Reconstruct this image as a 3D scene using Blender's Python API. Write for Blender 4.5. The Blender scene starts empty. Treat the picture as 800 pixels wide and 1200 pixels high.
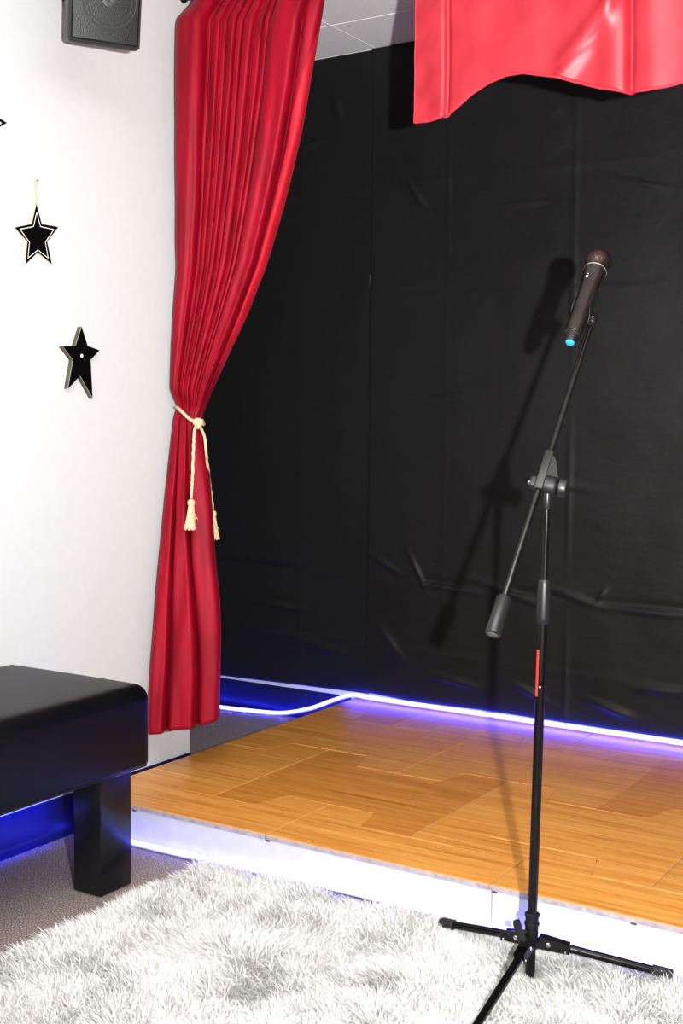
import bpy, bmesh, math, random
import numpy as np
from mathutils import Vector, Matrix, noise
random.seed(7); rng = np.random.default_rng(7)
SC = bpy.context.scene
COL = SC.collection
V = Vector
PI = math.pi

# ------------------------------------------------------------------ camera
F_PX, YAW, PITCH, ROLL = 1466.0, 0.5630, 0.0711, 0.0084
CAM = V((2.2871, -2.3339, 1.0647))
def cam_axes():
    fwd = V((-math.sin(YAW)*math.cos(PITCH), math.cos(YAW)*math.cos(PITCH), -math.sin(PITCH)))
    r = V((math.cos(YAW), math.sin(YAW), 0)); u = r.cross(fwd)
    return (r*math.cos(ROLL)+u*math.sin(ROLL)), (u*math.cos(ROLL)-r*math.sin(ROLL)), fwd
RGT, UPV, FWD = cam_axes()
def at(u, v, ax, val):
    """measured photo point -> world point on the real plane coordinate[ax] == val"""
    d = RGT*((u-400)/F_PX) + UPV*((600-v)/F_PX) + FWD
    return CAM + d*((val-CAM[ax])/d[ax])
cd = bpy.data.cameras.new('camera'); cam = bpy.data.objects.new('camera', cd); COL.objects.link(cam)
cam.matrix_world = Matrix(((RGT.x, UPV.x, -FWD.x, CAM.x), (RGT.y, UPV.y, -FWD.y, CAM.y), (RGT.z, UPV.z, -FWD.z, CAM.z), (0, 0, 0, 1)))
cd.sensor_fit = 'VERTICAL'; cd.sensor_height = 36.0; cd.lens = F_PX/1200*36.0
cd.clip_start = 0.05
SC.camera = cam

# ------------------------------------------------------------------ measures
H_ST = 0.102          # stage deck height
Y_B = 1.372           # back wall face
Y_C = 0.470           # where the left wall ends
Z_C = 2.324           # ceiling
Y_CUR = 0.36          # curtain line

# ------------------------------------------------------------------ helpers
def obj(name, bm, mats, parent=None, smooth=True, angle=40):
    me = bpy.data.meshes.new(name)
    bmesh.ops.recalc_face_normals(bm, faces=bm.faces)
    bm.to_mesh(me); bm.free()
    return link(name, me, mats, parent, smooth, angle)
def link(name, me, mats, parent=None, smooth=True, angle=40):
    for m in (mats if isinstance(mats, (list, tuple)) else [mats]): me.materials.append(m)
    if smooth:
        me.polygons.foreach_set('use_smooth', [True]*len(me.polygons))
        try: me.set_sharp_from_angle(angle=math.radians(angle))
        except Exception: pass
    o = bpy.data.objects.new(name, me); COL.objects.link(o)
    if parent is not None:
        o.parent = parent
        o.matrix_parent_inverse = Matrix.Translation(parent.location).inverted() if parent.rotation_euler.z == 0 else parent.matrix_basis.inverted()
    return o
def tag(o, label=None, cat=None, group=None, kind=None):
    for k, v in (('label', label), ('category', cat), ('group', group), ('kind', kind)):
        if v: o[k] = v
    return o
def thing(name, label, cat, loc=(0, 0, 0), group=None):
    o = bpy.data.objects.new(name, None); COL.objects.link(o); o.location = loc
    o.empty_display_size = 0.05
    return tag(o, label, cat, group)
def add_box(bm, lo, hi, bevel=0.0, seg=2, mi=0, M=None):
    tmp = bmesh.new()
    bmesh.ops.create_cube(tmp, size=1)
    c = (V(lo)+V(hi))/2; s = V(hi)-V(lo)
    for v in tmp.verts: v.co = V((v.co.x*s.x, v.co.y*s.y, v.co.z*s.z)) + c
    if bevel: bmesh.ops.bevel(tmp, geom=tmp.edges[:], offset=bevel, segments=seg, profile=0.5, affect='EDGES')
    merge(bm, tmp, mi, M)
def merge(bm, tmp, mi=0, M=None):
    mp = {}
    for v in tmp.verts: mp[v] = bm.verts.new(M @ v.co if M else v.co)
    for f in tmp.faces:
        try:
            nf = bm.faces.new([mp[v] for v in f.verts]); nf.material_index = mi
        except ValueError: pass
    tmp.free()
def frame(d, ref=None):
    d = V(d).normalized()
    if ref is None: ref = V((0, 0, 1)) if abs(d.z) < 0.95 else V((0, 1, 0))
    x = V(ref).cross(d)
    if x.length < 1e-6: x = V((1, 0, 0)).cross(d)
    x.normalize(); return x, d.cross(x).normalized()
def add_rev(bm, p0, axis, prof, seg=24, mi=0, cap=True):
    """surface of revolution: prof = [(distance along axis, radius)...]"""
    a = V(axis).normalized(); x, y = frame(a); p0 = V(p0); rings = []
    for t, r in prof:
        c = p0 + a*t
        rings.append([bm.verts.new(c + (x*math.cos(2*PI*k/seg) + y*math.sin(2*PI*k/seg))*max(r, 1e-5)) for k in range(seg)])
    for A, B in zip(rings, rings[1:]):
        for k in range(seg):
            f = bm.faces.new((A[k], A[(k+1) % seg], B[(k+1) % seg], B[k])); f.material_index = mi
    if cap:
        f = bm.faces.new(rings[0][::-1]); f.material_index = mi
        f = bm.faces.new(rings[-1]); f.material_index = mi
def rod_prof(L, r, c=0.0015): return [(0, r-c), (c, r), (L-c, r), (L, r-c)]
def add_rod(bm, p0, p1, r, seg=20, c=0.0012, mi=0):
    d = V(p1)-V(p0); add_rev(bm, p0, d, rod_prof(d.length, r, min(c, r*.5)), seg, mi)
def spline(pts, n):
    """Catmull-Rom through pts"""
    pts = [V(p) for p in pts]; P = [pts[0]*2-pts[1]] + pts + [pts[-1]*2-pts[-2]]; out = []
    for i in range(1, len(P)-2):
        for k in range(n):
            t = k/n; a, b, c, d = P[i-1:i+3]
            out.append(0.5*((2*b) + (c-a)*t + (2*a-5*b+4*c-d)*t*t + (3*b-a-3*c+d)*t**3))
    out.append(pts[-1]); return out
def add_tube(bm, pts, r, seg=12, lobes=0, twist=0.0, mi=0, flat=1.0):
    """tube along a polyline; lobes and twist make it read as laid rope"""
    pts = [V(p) for p in pts]; rings = []; ref = None; L = 0
    for i, p in enumerate(pts):
        d = (pts[min(i+1, len(pts)-1)] - pts[max(i-1, 0)]).normalized()
        if ref is None: x, _ = frame(d)
        else: x = (ref - d*ref.dot(d)).normalized()
        ref = x; y = d.cross(x)
        if i: L += (p-pts[i-1]).length
        ring = []
        for k in range(seg):
            a = 2*PI*k/seg; rr = r*(1+0.22*math.cos(lobes*(a-twist*L))) if lobes else r
            ring.append(bm.verts.new(p + x*math.cos(a)*rr + y*math.sin(a)*rr*flat))
        rings.append(ring)
    for A, B in zip(rings, rings[1:]):
        for k in range(seg):
            f = bm.faces.new((A[k], A[(k+1) % seg], B[(k+1) % seg], B[k])); f.material_index = mi
    bm.faces.new(rings[0][::-1]).material_index = mi; bm.faces.new(rings[-1]).material_index = mi
def add_prism(bm, poly, ax, a, b, mi=0, side_mi=None):
    """polygon (list of world points) extruded along axis ax from a to b"""
    def pl(p, v): q = list(p); q[ax] = v; return V(q)
    A = [bm.verts.new(pl(p, a)) for p in poly]; B = [bm.verts.new(pl(p, b)) for p in poly]
    bm.faces.new(A).material_index = mi; bm.faces.new(B[::-1]).material_index = mi
    n = len(poly)
    for k in range(n):
        bm.faces.new((A[k], B[k], B[(k+1) % n], A[(k+1) % n])).material_index = mi if side_mi is None else side_mi
def grid_mesh(name, fn, nu, nv):
    me = bpy.data.meshes.new(name)
    vs = [fn(i/nu, j/nv) for j in range(nv+1) for i in range(nu+1)]
    fs = [(j*(nu+1)+i, j*(nu+1)+i+1, (j+1)*(nu+1)+i+1, (j+1)*(nu+1)+i) for j in range(nv) for i in range(nu)]
    me.from_pydata([tuple(v) for v in vs], [], fs); me.update(); return me
def lerp(a, b, t): return a+(b-a)*t
def interp(x, tab):
    if x <= tab[0][0]: return tab[0][1]
    for (a, b), (c, d) in zip(tab, tab[1:]):
        if x <= c: return b+(d-b)*(x-a)/(c-a)
    return tab[-1][1]
def sm(a, b, x):
    t = min(1, max(0, (x-a)/(b-a))); return t*t*(3-2*t)

# ------------------------------------------------------------------ materials
def mat(name, col, rough=0.5, metal=0.0, spec=0.5, **kw):
    m = bpy.data.materials.new(name); m.use_nodes = True
    b = m.node_tree.nodes['Principled BSDF']
    b.inputs['Base Color'].default_value = (*col, 1); b.inputs['Roughness'].default_value = rough
    b.inputs['Metallic'].default_value = metal; b.inputs['Specular IOR Level'].default_value = spec
    for k, v in kw.items():
        b.inputs[k.replace('_', ' ')].default_value = (*v, 1) if isinstance(v, tuple) else v
    return m
def nd(m, t, **kw):
    n = m.node_tree.nodes.new(t)
    for k, v in kw.items():
        if k in n.inputs: n.inputs[k].default_value = v
        else: setattr(n, k, v)
    return n
def lk(m, a, b): m.node_tree.links.new(a, b)
def bsdf(m): return m.node_tree.nodes['Principled BSDF']
def coords(m, scale=(1, 1, 1), rot=(0, 0, 0)):
    tc = nd(m, 'ShaderNodeTexCoord'); mp = nd(m, 'ShaderNodeMapping')
    mp.inputs['Scale'].default_value = scale; mp.inputs['Rotation'].default_value = rot
    lk(m, tc.outputs['Object'], mp.inputs['Vector']); return mp.outputs['Vector']
def ramp(m, src, stops, to=None):
    r = nd(m, 'ShaderNodeValToRGB')
    while len(r.color_ramp.elements) < len(stops): r.color_ramp.elements.new(0.5)
    for e, (p, c) in zip(r.color_ramp.elements, stops): e.position = p; e.color = (*c, 1)
    lk(m, src, r.inputs['Fac'])
    if to: lk(m, r.outputs['Color'], to)
    return r.outputs['Color']
def bump(m, src, strength=0.2, dist=0.002):
    b = nd(m, 'ShaderNodeBump', Strength=strength, Distance=dist)
    lk(m, src, b.inputs['Height']); lk(m, b.outputs['Normal'], bsdf(m).inputs['Normal'])

def noisy(name, c0, c1, scale, rough=0.5, bmp=0.0, dist=0.001, vec=(1, 1, 1), detail=4, **kw):
    m = mat(name, c0, rough, **kw)
    n = nd(m, 'ShaderNodeTexNoise', Scale=scale, Detail=detail); lk(m, coords(m, vec), n.inputs['Vector'])
    ramp(m, n.outputs['Fac'], [(0.3, c0), (0.7, c1)], bsdf(m).inputs['Base Color'])
    if bmp: bump(m, n.outputs['Fac'], bmp, dist)
    return m
M_WALL = noisy('white_wall_paint', (.53, .545, .545), (.55, .565, .565), 40, 0.7, 0.03, 0.0006)
M_VINYL_BASE = noisy('navy_cove_base', (.005, .007, .055), (.007, .009, .070), 20, 0.35)
M_BLACK = noisy('satin_black_metal', (.006, .006, .0065), (.009, .0085, .0085), 60, 0.32)
M_TUBE = noisy('black_tube_metal', (.040, .038, .036), (.052, .049, .047), 40, 0.22, metal=0.9)
M_PLASTIC = noisy('charcoal_plastic', (.010, .010, .0105), (.015, .015, .016), 150, 0.40, 0.1, 0.0004)
M_PLASTIC_D = noisy('black_plastic', (.004, .004, .0045), (.006, .006, .007), 150, 0.52)
M_RUBBER = noisy('black_rubber', (.012, .012, .012), (.02, .02, .02), 80, 0.7)
M_STEEL = noisy('bright_steel', (.7, .7, .72), (.8, .8, .82), 60, 0.25, metal=1.0)
M_RED = noisy('red_sticker', (.62, .035, .03), (.7, .06, .05), 200, 0.4)
M_BLUE = mat('blue_cap_added_glow', (.02, .30, .62), 0.4, Emission_Color=(.02, .35, .8), Emission_Strength=0.25)  # faint emission added to lift the blue; the cap is no lamp
M_WHITE = noisy('white_marking', (.8, .8, .8), (.85, .85, .85), 80, 0.6)
M_ROPE = noisy('cream_cotton', (.50, .38, .22), (.68, .55, .37), 260, 0.9, 0.3, 0.0008)
M_TWINE = noisy('jute_twine', (.52, .38, .24), (.66, .52, .36), 300, 0.95)
M_STAR = noisy('black_star_paint', (.002, .002, .002), (.004, .004, .004), 50, 0.8, spec=0.05)
M_RAWPLY = noisy('raw_wood_edge', (.50, .38, .22), (.64, .52, .34), 80, 0.8)
M_STARSIDE = noisy('worn_dark_edge', (.06, .055, .045), (.11, .10, .085), 60, 0.8)

def make_carpet():
    m = mat('grey_brown_carpet', (.2, .17, .16), 0.95, spec=0.1)
    vec = coords(m)
    n1 = nd(m, 'ShaderNodeTexNoise', Scale=330.0, Detail=3.0); lk(m, vec, n1.inputs['Vector'])
    c = ramp(m, n1.outputs['Fac'], [(0.34, (.085, .068, .064)), (0.5, (.27, .222, .200)), (0.66, (.52, .45, .41))])
    n2 = nd(m, 'ShaderNodeTexNoise', Scale=75.0, Detail=1.0); lk(m, vec, n2.inputs['Vector'])
    sp = ramp(m, n2.outputs['Fac'], [(0.735, (0, 0, 0)), (0.755, (1, 1, 1))])
    mx = nd(m, 'ShaderNodeMix', data_type='RGBA'); lk(m, sp, mx.inputs[0]); lk(m, c, mx.inputs[6]); mx.inputs[7].default_value = (.75, .72, .7, 1)
    w = nd(m, 'ShaderNodeTexWave', Scale=55.0, Distortion=2.5); w.bands_direction = 'DIAGONAL'; lk(m, vec, w.inputs['Vector'])
    wr = ramp(m, w.outputs['Fac'], [(0, (.90, .90, .90)), (1, (1, 1, 1))])
    ml = nd(m, 'ShaderNodeMix', data_type='RGBA', blend_type='MULTIPLY'); ml.inputs[0].default_value = 1
    lk(m, mx.outputs[2], ml.inputs[6]); lk(m, wr, ml.inputs[7]); lk(m, ml.outputs[2], bsdf(m).inputs['Base Color'])
    bump(m, n1.outputs['Fac'], 0.6, 0.003); return m
M_CARPET = make_carpet()

def make_ceiling():
    m = mat('speckled_ceiling_tile', (.6, .6, .6), 0.9, spec=0.1)
    n = nd(m, 'ShaderNodeTexNoise', Scale=160.0, Detail=4.0); lk(m, coords(m), n.inputs['Vector'])
    ramp(m, n.outputs['Fac'], [(0.3, (.76, .79, .76)), (0.7, (.87, .90, .87))], bsdf(m).inputs['Base Color'])
    bump(m, n.outputs['Fac'], 0.3, 0.002); return m
M_CEIL = make_ceiling()
M_GRID = noisy('pale_tile_joint', (.80, .79, .77), (.84, .83, .81), 30, 0.6)

def make_bamboo(name, k, tint=(1, 1, 1)):
    m = mat(name, (.6, .3, .1), 0.30, spec=0.45)
    n = nd(m, 'ShaderNodeTexNoise', Scale=6.0, Detail=6.0, Roughness=0.6); lk(m, coords(m, (0.55, 16, 4)), n.inputs['Vector'])
    g = lambda c: tuple(a*k*t for a, t in zip(c, tint))
    c = ramp(m, n.outputs['Fac'], [(0.28, g((.46, .175, .034))), (0.45, g((.62, .275, .062))), (0.6, g((.72, .35, .092))), (0.78, g((.80, .44, .135)))])
    n2 = nd(m, 'ShaderNodeTexNoise', Scale=9.0, Detail=2.0); lk(m, coords(m, (3.2, 26, 3)), n2.inputs['Vector'])
    dk = ramp(m, n2.outputs['Fac'], [(0.64, (1, 1, 1)), (0.80, (.55, .42, .32))])
    ml = nd(m, 'ShaderNodeMix', data_type='RGBA', blend_type='MULTIPLY'); ml.inputs[0].default_value = 1
    lk(m, c, ml.inputs[6]); lk(m, dk, ml.inputs[7]); lk(m, ml.outputs[2], bsdf(m).inputs['Base Color'])
    bump(m, n.outputs['Fac'], 0.05, 0.0006); return m
M_BAM = [make_bamboo('bamboo_light', 1.0), make_bamboo('bamboo_mid', .94), make_bamboo('bamboo_dark', .84, (1, .93, .85))]
M_EDGE = noisy('raw_board_edge', (.30, .25, .24), (.46, .41, .40), 60, 0.85, 0.4, 0.002)
M_FASCIA = noisy('white_board', (.56, .56, .565), (.61, .61, .615), 25, 0.5, 0.05, 0.001)

def make_velvet(name, c_lo, c_hi, sheen, rough, stretch=(8, 8, 1), spec=.25):
    m = mat(name, c_hi, rough, spec=spec)
    b = bsdf(m); b.inputs['Sheen Weight'].default_value = sheen; b.inputs['Sheen Roughness'].default_value = 0.35
    b.inputs['Sheen Tint'].default_value = (1, .25, .3, 1)
    n = nd(m, 'ShaderNodeTexNoise', Scale=4.0, Detail=5.0); lk(m, coords(m, stretch), n.inputs['Vector'])
    ramp(m, n.outputs['Fac'], [(0.3, c_lo), (0.7, c_hi)], b.inputs['Base Color'])
    n2 = nd(m, 'ShaderNodeTexNoise', Scale=700.0, Detail=2.0); lk(m, coords(m), n2.inputs['Vector'])
    bump(m, n2.outputs['Fac'], 0.25, 0.0006); return m
M_VELVET = make_velvet('red_velvet', (.175, .0006, .010), (.31, .0014, .019), 0.05, 0.60)
M_NAP = make_velvet('red_velvet_reverse', (.36, .008, .022), (.44, .016, .033), 0.12, 0.6)
M_SATIN = make_velvet('coral_red_satin', (.27, .006, .017), (.37, .016, .029), 0.20, 0.47, (5, 5, 4), .6)
M_PIPING = noisy('red_hem_stitch', (.62, .015, .035), (.72, .03, .05), 90, 0.6)

def make_cloth():
    m = mat('black_backdrop_fabric', (.012, .012, .012), 0.50, spec=0.30)
    b = bsdf(m); b.inputs['Sheen Weight'].default_value = 0.03; b.inputs['Sheen Roughness'].default_value = 0.5
    n = nd(m, 'ShaderNodeTexNoise', Scale=900.0, Detail=1.0); lk(m, coords(m, (1, 1, .6)), n.inputs['Vector'])
    ramp(m, n.outputs['Fac'], [(0.3, (.004, .004, .0044)), (0.7, (.015, .015, .0157))], b.inputs['Base Color'])
    n2 = nd(m, 'ShaderNodeTexNoise', Scale=5.0, Detail=5.0); lk(m, coords(m, (1, 1, 1.4)), n2.inputs['Vector'])
    mx = nd(m, 'ShaderNodeMath', operation='MULTIPLY_ADD'); lk(m, n.outputs['Fac'], mx.inputs[0]); mx.inputs[1].default_value = .04; lk(m, n2.outputs['Fac'], mx.inputs[2])
    bump(m, mx.outputs[0], 0.6, 0.012); return m
M_CLOTH = make_cloth()

def make_vinyl():
    m = mat('black_vinyl_upholstery', (.006, .006, .007), 0.36, spec=0.24)
    v = nd(m, 'ShaderNodeTexVoronoi', Scale=260.0); lk(m, coords(m), v.inputs['Vector'])
    bump(m, v.outputs['Distance'], 0.25, 0.0012)
    n = nd(m, 'ShaderNodeTexNoise', Scale=12.0); lk(m, coords(m), n.inputs['Vector'])
    ramp(m, n.outputs['Fac'], [(0.3, (.0025, .003, .0045)), (0.7, (.0045, .005, .0065))], bsdf(m).inputs['Base Color']); return m
M_BENCH = make_vinyl()
M_LEG = noisy('black_gloss_wood', (.008, .008, .010), (.013, .013, .016), 10, 0.22)

def make_led(s):
    m = mat('led_tube', (.8, .85, 1), 0.4)
    b = bsdf(m); b.inputs['Emission Strength'].default_value = s
    n = nd(m, 'ShaderNodeTexNoise', Scale=3.0); lk(m, coords(m), n.inputs['Vector'])
    ramp(m, n.outputs['Fac'], [(0, (.042, .046, 1)), (1, (.05, .054, 1))], b.inputs['Emission Color']); return m
M_LED = make_led(30.0); M_LED2 = make_led(13.0)
M_LEDCASE = noisy('milky_silicone', (.72, .75, .9), (.8, .82, .95), 30, 0.35)

def make_grille():
    m = mat('perforated_grille', (.02, .022, .02), 0.5)
    v = nd(m, 'ShaderNodeTexVoronoi', Scale=420.0); lk(m, coords(m), v.inputs['Vector'])
    ramp(m, v.outputs['Distance'], [(0.25, (.002, .0026, .002)), (0.5, (.011, .013, .011))], bsdf(m).inputs['Base Color'])
    bump(m, v.outputs['Distance'], 0.5, 0.001); return m
M_GRILLE = make_grille()
M_SPK = noisy('dark_grey_cabinet', (.030, .032, .036), (.042, .044, .048), 200, 0.5, 0.15, 0.0005)

def make_mesh_metal():
    m = mat('mic_grille_mesh', (.06, .04, .035), 0.30, metal=0.9)
    w = nd(m, 'ShaderNodeTexVoronoi', Scale=520.0); lk(m, coords(m), w.inputs['Vector'])
    ramp(m, w.outputs['Distance'], [(0.2, (.006, .005, .004)), (0.55, (.10, .075, .065))], bsdf(m).inputs['Base Color'])
    bump(m, w.outputs['Distance'], 0.5, 0.001); return m
M_MICMESH = make_mesh_metal()
M_MIC = noisy('dark_bronze_lacquer', (.060, .052, .049), (.078, .068, .064), 30, 0.24, metal=0.92)

def make_fur():
    m = mat('white_shag_pile', (.8, .8, .78), 0.9, spec=0.1)
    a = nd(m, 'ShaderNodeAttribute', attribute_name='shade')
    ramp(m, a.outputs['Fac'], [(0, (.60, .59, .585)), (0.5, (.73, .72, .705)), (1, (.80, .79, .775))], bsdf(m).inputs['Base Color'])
    return m
M_FUR = make_fur()
M_RUGBACK = noisy('rug_backing', (.55, .54, .52), (.66, .65, .63), 60, 0.95)

# ------------------------------------------------------------------ the room
def struct(name, lo, hi, m, bevel=0.0):
    bm = bmesh.new(); add_box(bm, lo, hi, bevel)
    return tag(obj(name, bm, m, smooth=False), kind='structure')
X0, X1, Y0 = -1.1, 4.2, -3.6
struct('floor', (X0, Y0, -0.08), (X1, Y_B+.1, 0.0), M_CARPET)
struct('wall_left', (-.14, Y0, 0), (0, Y_C, Z_C), M_WALL)
struct('wall_back', (X0, Y_B, 0), (X1, Y_B+.1, Z_C), M_WALL)
struct('wall_alcove', (X0-.1, Y_C-.6, 0), (X0, Y_B+.1, Z_C), M_WALL)
struct('ceiling', (X0, Y0, Z_C), (X1, Y_B+.1, Z_C+.08), M_CEIL)
bm = bmesh.new()
k = 0.072
x = k - .305*3
while x < 2.2:
    add_box(bm, (x-.002, -.6, Z_C-.0012), (x+.002, Y_B, Z_C+.001)); x += .305
y = 1.088
while y > -.6:
    add_box(bm, (X0+.3, y-.002, Z_C-.0013), (2.2, y+.002, Z_C+.001)); y -= .305
tag(obj('trim_1', bm, M_GRID, smooth=False), kind='structure')
def baseboard(name, p0, p1, nrm):
    """cove base: 102 mm tall with a rounded toe, swept from p0 to p1"""
    prof = [(0, .102), (.003, .102), (.0042, .100), (.0042, .022), (.006, .013), (.011, .006), (.017, .0015), (.018, 0), (0, 0)]
    bm = bmesh.new(); n = V(nrm); R = []
    for p in (V(p0), V(p1)): R.append([bm.verts.new(p + n*a + V((0, 0, b))) for a, b in prof])
    m_ = len(prof)
    for k in range(m_): bm.faces.new((R[0][k], R[0][(k+1) % m_], R[1][(k+1) % m_], R[1][k]))
    bm.faces.new(R[0]); bm.faces.new(R[1][::-1])
    tag(obj(name, bm, M_VINYL_BASE), kind='structure')
baseboard('baseboard_left', (0, Y0+.1, 0), (0, Y_C, 0), (1, 0, 0))
baseboard('baseboard_back', (X0, Y_B, 0), (-.004, Y_B, 0), (0, -1, 0))

# ------------------------------------------------------------------ stage
ST_X0, ST_X1, ST_Y1, T_D = 0.020, 3.00, 1.366, 0.012
stage = thing('stage_platform', 'low stage platform with interlocking bamboo deck panels and white front boards', 'stage', (1.5, .68, 0))
def wave(x, ymid, hi_c, per=.578, amp=.054, sl=.016):
    d = (x-hi_c) % per
    d = min(d, per-d)                     # distance from the middle of a raised tab
    return ymid + amp*(1-2*sm(per/4-sl, per/4+sl, d))
ROWS = [None, (.225, .610), (.670, .900), (1.130, .610), None]
def row_y(i, x):
    if i == 0: return 0.0
    if i == 4: return ST_Y1
    return wave(x, *ROWS[i])
PAN_SHADE = {(0, 0): 0, (0, 1): 0, (0, 2): 0, (1, 1): 2, (1, 0): 1, (1, 2): 0, (2, 0): 1, (2, 1): 1, (2, 2): 2, (3, 1): 1}
GAP = .0009
for i in range(4):
    offs = [.610, .322, .610, .322][i]
    xs = [ST_X0] + [x for x in (offs+.578*k-.578 for k in range(8)) if ST_X0+.1 < x < ST_X1-.1] + [ST_X1]
    for j, (xa, xb) in enumerate(zip(xs, xs[1:])):
        n = max(8, int((xb-xa)/.0085))
        X = [lerp(xa+GAP, xb-GAP, t/n) for t in range(n+1)]
        lo = [V((x, row_y(i, x)+(GAP if i else 0), 0)) for x in X]; up = [V((x, row_y(i+1, x)-(GAP if i < 3 else 0), 0)) for x in X]
        poly = lo + up[::-1]
        bm = bmesh.new(); z0, z1 = H_ST-T_D, H_ST; ch = .0012
        B = [bm.verts.new((p.x, p.y, z0)) for p in poly]; T0 = [bm.verts.new((p.x, p.y, z1-ch)) for p in poly]
        nrow = n+1
        T1 = []
        for q, p in enumerate(poly):
            s = 1 if q < nrow else -1
            dx = ch if q in (0, 2*nrow-1) else (-ch if q in (nrow-1, nrow) else 0)
            T1.append(bm.verts.new((p.x+dx, p.y+s*ch, z1)))
        Np = len(poly)
        for q in range(Np):
            r = (q+1) % Np
            bm.faces.new((B[q], B[r], T0[r], T0[q])).material_index = 1
            bm.faces.new((T0[q], T0[r], T1[r], T1[q])).material_index = 0
        for q in range(n):
            bm.faces.new((T1[q], T1[q+1], T1[Np-2-q], T1[Np-1-q])).material_index = 0
            bm.faces.new((B[q], B[Np-1-q], B[Np-2-q], B[q+1])).material_index = 1
        sh = PAN_SHADE.get((i, j), random.choice((0, 1, 1, 2)))
        obj('deck_panel', bm, [M_BAM[sh], M_EDGE], stage, smooth=False)
for xa, xb in ((ST_X0, 1.1915), (1.1935, 2.34), (2.342, ST_X1)):
    bm = bmesh.new(); add_box(bm, (xa, .002, .004), (xb, .020, H_ST-T_D-.0005), .0012, 1)
    obj('front_board', bm, M_FASCIA, stage, smooth=False)
bm = bmesh.new()
add_box(bm, (ST_X0+.002, .0205, 0), (ST_X1-.002, ST_Y1-.002, H_ST-T_D-.0005))
obj('frame', bm, M_EDGE, stage, smooth=False)
for x in (.205, .617, 1.20, 1.50):                 # little metal connectors under the deck edge
    bm = bmesh.new(); add_box(bm, (x-.006, -.0012, H_ST-T_D-.004), (x+.006, .004, H_ST-T_D+.0005), .0008, 1)
    obj('connector', bm, M_STARSIDE, stage, smooth=False)

# ------------------------------------------------------------------ LED strips
def led(name, label, path, m=M_LED):
    t = thing(name, label, 'light strip', path[0])
    pts = spline(path, 14)
    bm = bmesh.new(); add_tube(bm, pts, .0055, 10); obj('glowing_tube', bm, m, t)
    bm = bmesh.new(); add_tube(bm, [p+V((0, 0, -.006)) for p in pts], .0045, 8); obj('casing', bm, M_LEDCASE, t)
    return t
zs = H_ST+.0125
q = [at(246, 826.5, 2, .012), at(290, 832, 2, .012), at(330, 835, 2, .014)]
led('light_strip', 'white-blue glowing strip along the back of the stage, dipping to the carpet',
    [V((-.75, q[0].y+.01, .013)), q[0], q[1], q[2], at(362, 830, 1, 1.30), at(388, 821, 1, 1.335), V((.02, 1.345, zs+.002)), V((.12, 1.347, zs)), V((.6, 1.348, zs)), V((1.2, 1.349, zs)), V((2.0, 1.35, zs)), V((2.95, 1.35, zs))])
led('light_strip', 'white-blue glowing strip along the foot of the white stage front',
    [V((.03, -.014, .0125)), V((.3, -.014, .0135)), V((.55, -.015, .019)), V((.8, -.014, .023)), V((1.2, -.014, .022)), V((1.8, -.014, .020)), V((2.9, -.014, .020))], M_LED2)

# ------------------------------------------------------------------ black backdrop cloths
CREASE_H = [(1.86, .0014, 1), (1.50, .0016, -1), (1.12, .0012, 1), (.545, .0055, -1), (.30, .0015, 1)]
CREASE_V = [(.36, .0010), (.80, .0022), (1.25, .002), (1.7, .002), (-.22, .0012)]
WRK = []                                             # short local wrinkles: centre, direction, length, width, height
for (a, b, w, h) in [((475, 210), (500, 245), .012, .006), ((355, 172), (375, 166), .012, .005), ((435, 650), (470, 672), .014, .007),
                     ((480, 648), (500, 690), .010, .007), ((480, 680), (560, 695), .014, .006), ((640, 688), (705, 712), .016, .008),
                     ((710, 712), (800, 722), .014, .007), ((560, 680), (640, 712), .016, .006), ((700, 705), (710, 690), .010, .006),
                     ((505, 790), (560, 805), .02, .008), ((600, 800), (640, 822), .016, .008), ((690, 820), (745, 842), .02, .010),
                     ((740, 806), (800, 812), .02, .008), ((445, 735), (475, 775), .02, .006), ((590, 240), (640, 236), .012, .004),
                     ((720, 210), (790, 222), .014, .004), ((300, 705), (360, 716), .016, .006), ((330, 745), (420, 770), .02, .005),
                     ((620, 560), (700, 575), .02, .004), ((500, 470), (560, 462), .02, .003), ((390, 110), (400, 140), .02, .006)]:
    A, B = at(*a, 1, 1.36), at(*b, 1, 1.36); WRK.append((A.x, A.z, B.x, B.z, w, h))
def cloth_y(x, z, s):
    y = 1.358
    y += .004*noise.noise(V((x*2.1, z*1.6, s))) + .0025*noise.noise(V((x*5.5, z*4.2, s+3)))
    for zc, a, sg in CREASE_H:
        zz = zc + .010*noise.noise(V((x*3, zc, 1))) - (.028*max(0, x-.1) if zc < .6 else 0)
        d = (z-zz)/.011
        if abs(d) < 4: y -= 1.6*sg*a*math.exp(-d*d)*(0.55+0.9*noise.noise(V((x*4, zc*3, 7))))
    for xc, a in CREASE_V:
        d = (x-xc)/.007
        if abs(d) < 4: y -= 1.6*a*math.exp(-d*d)*(0.5+0.8*noise.noise(V((z*3, xc*3, 5))))
    for ax, az, bx, bz, w, h in WRK:
        dx, dz = bx-ax, bz-az; L2 = dx*dx+dz*dz
        t = ((x-ax)*dx+(z-az)*dz)/L2
        if -.3 < t < 1.3:
            px, pz = x-ax-dx*t, z-az-dz*t
            dd = (px*px+pz*pz)/(w*w*.4)
            if dd < 9: y -= h*1.3*math.exp(-dd)*math.exp(-((t-.5)/.42)**2*1.0)
    return y
def cloth(name, label, xl, xr, zb, zt, s, nu, nv, push=0.0):
    def fn(u, v):
        z0 = lerp(zb(0), zt, v)
        x = lerp(xl(z0), xr(z0), u); z = lerp(zb(x), zt, v)
        return V((x, min(cloth_y(x, z, s)-push, 1.3695), z))
    me = grid_mesh(name, fn, nu, nv)
    o = link(name, me, M_CLOTH, angle=180)
    md = o.modifiers.new('thick', 'SOLIDIFY'); md.thickness = .0012; md.offset = -1
    return tag(o, label, 'backdrop')
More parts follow.
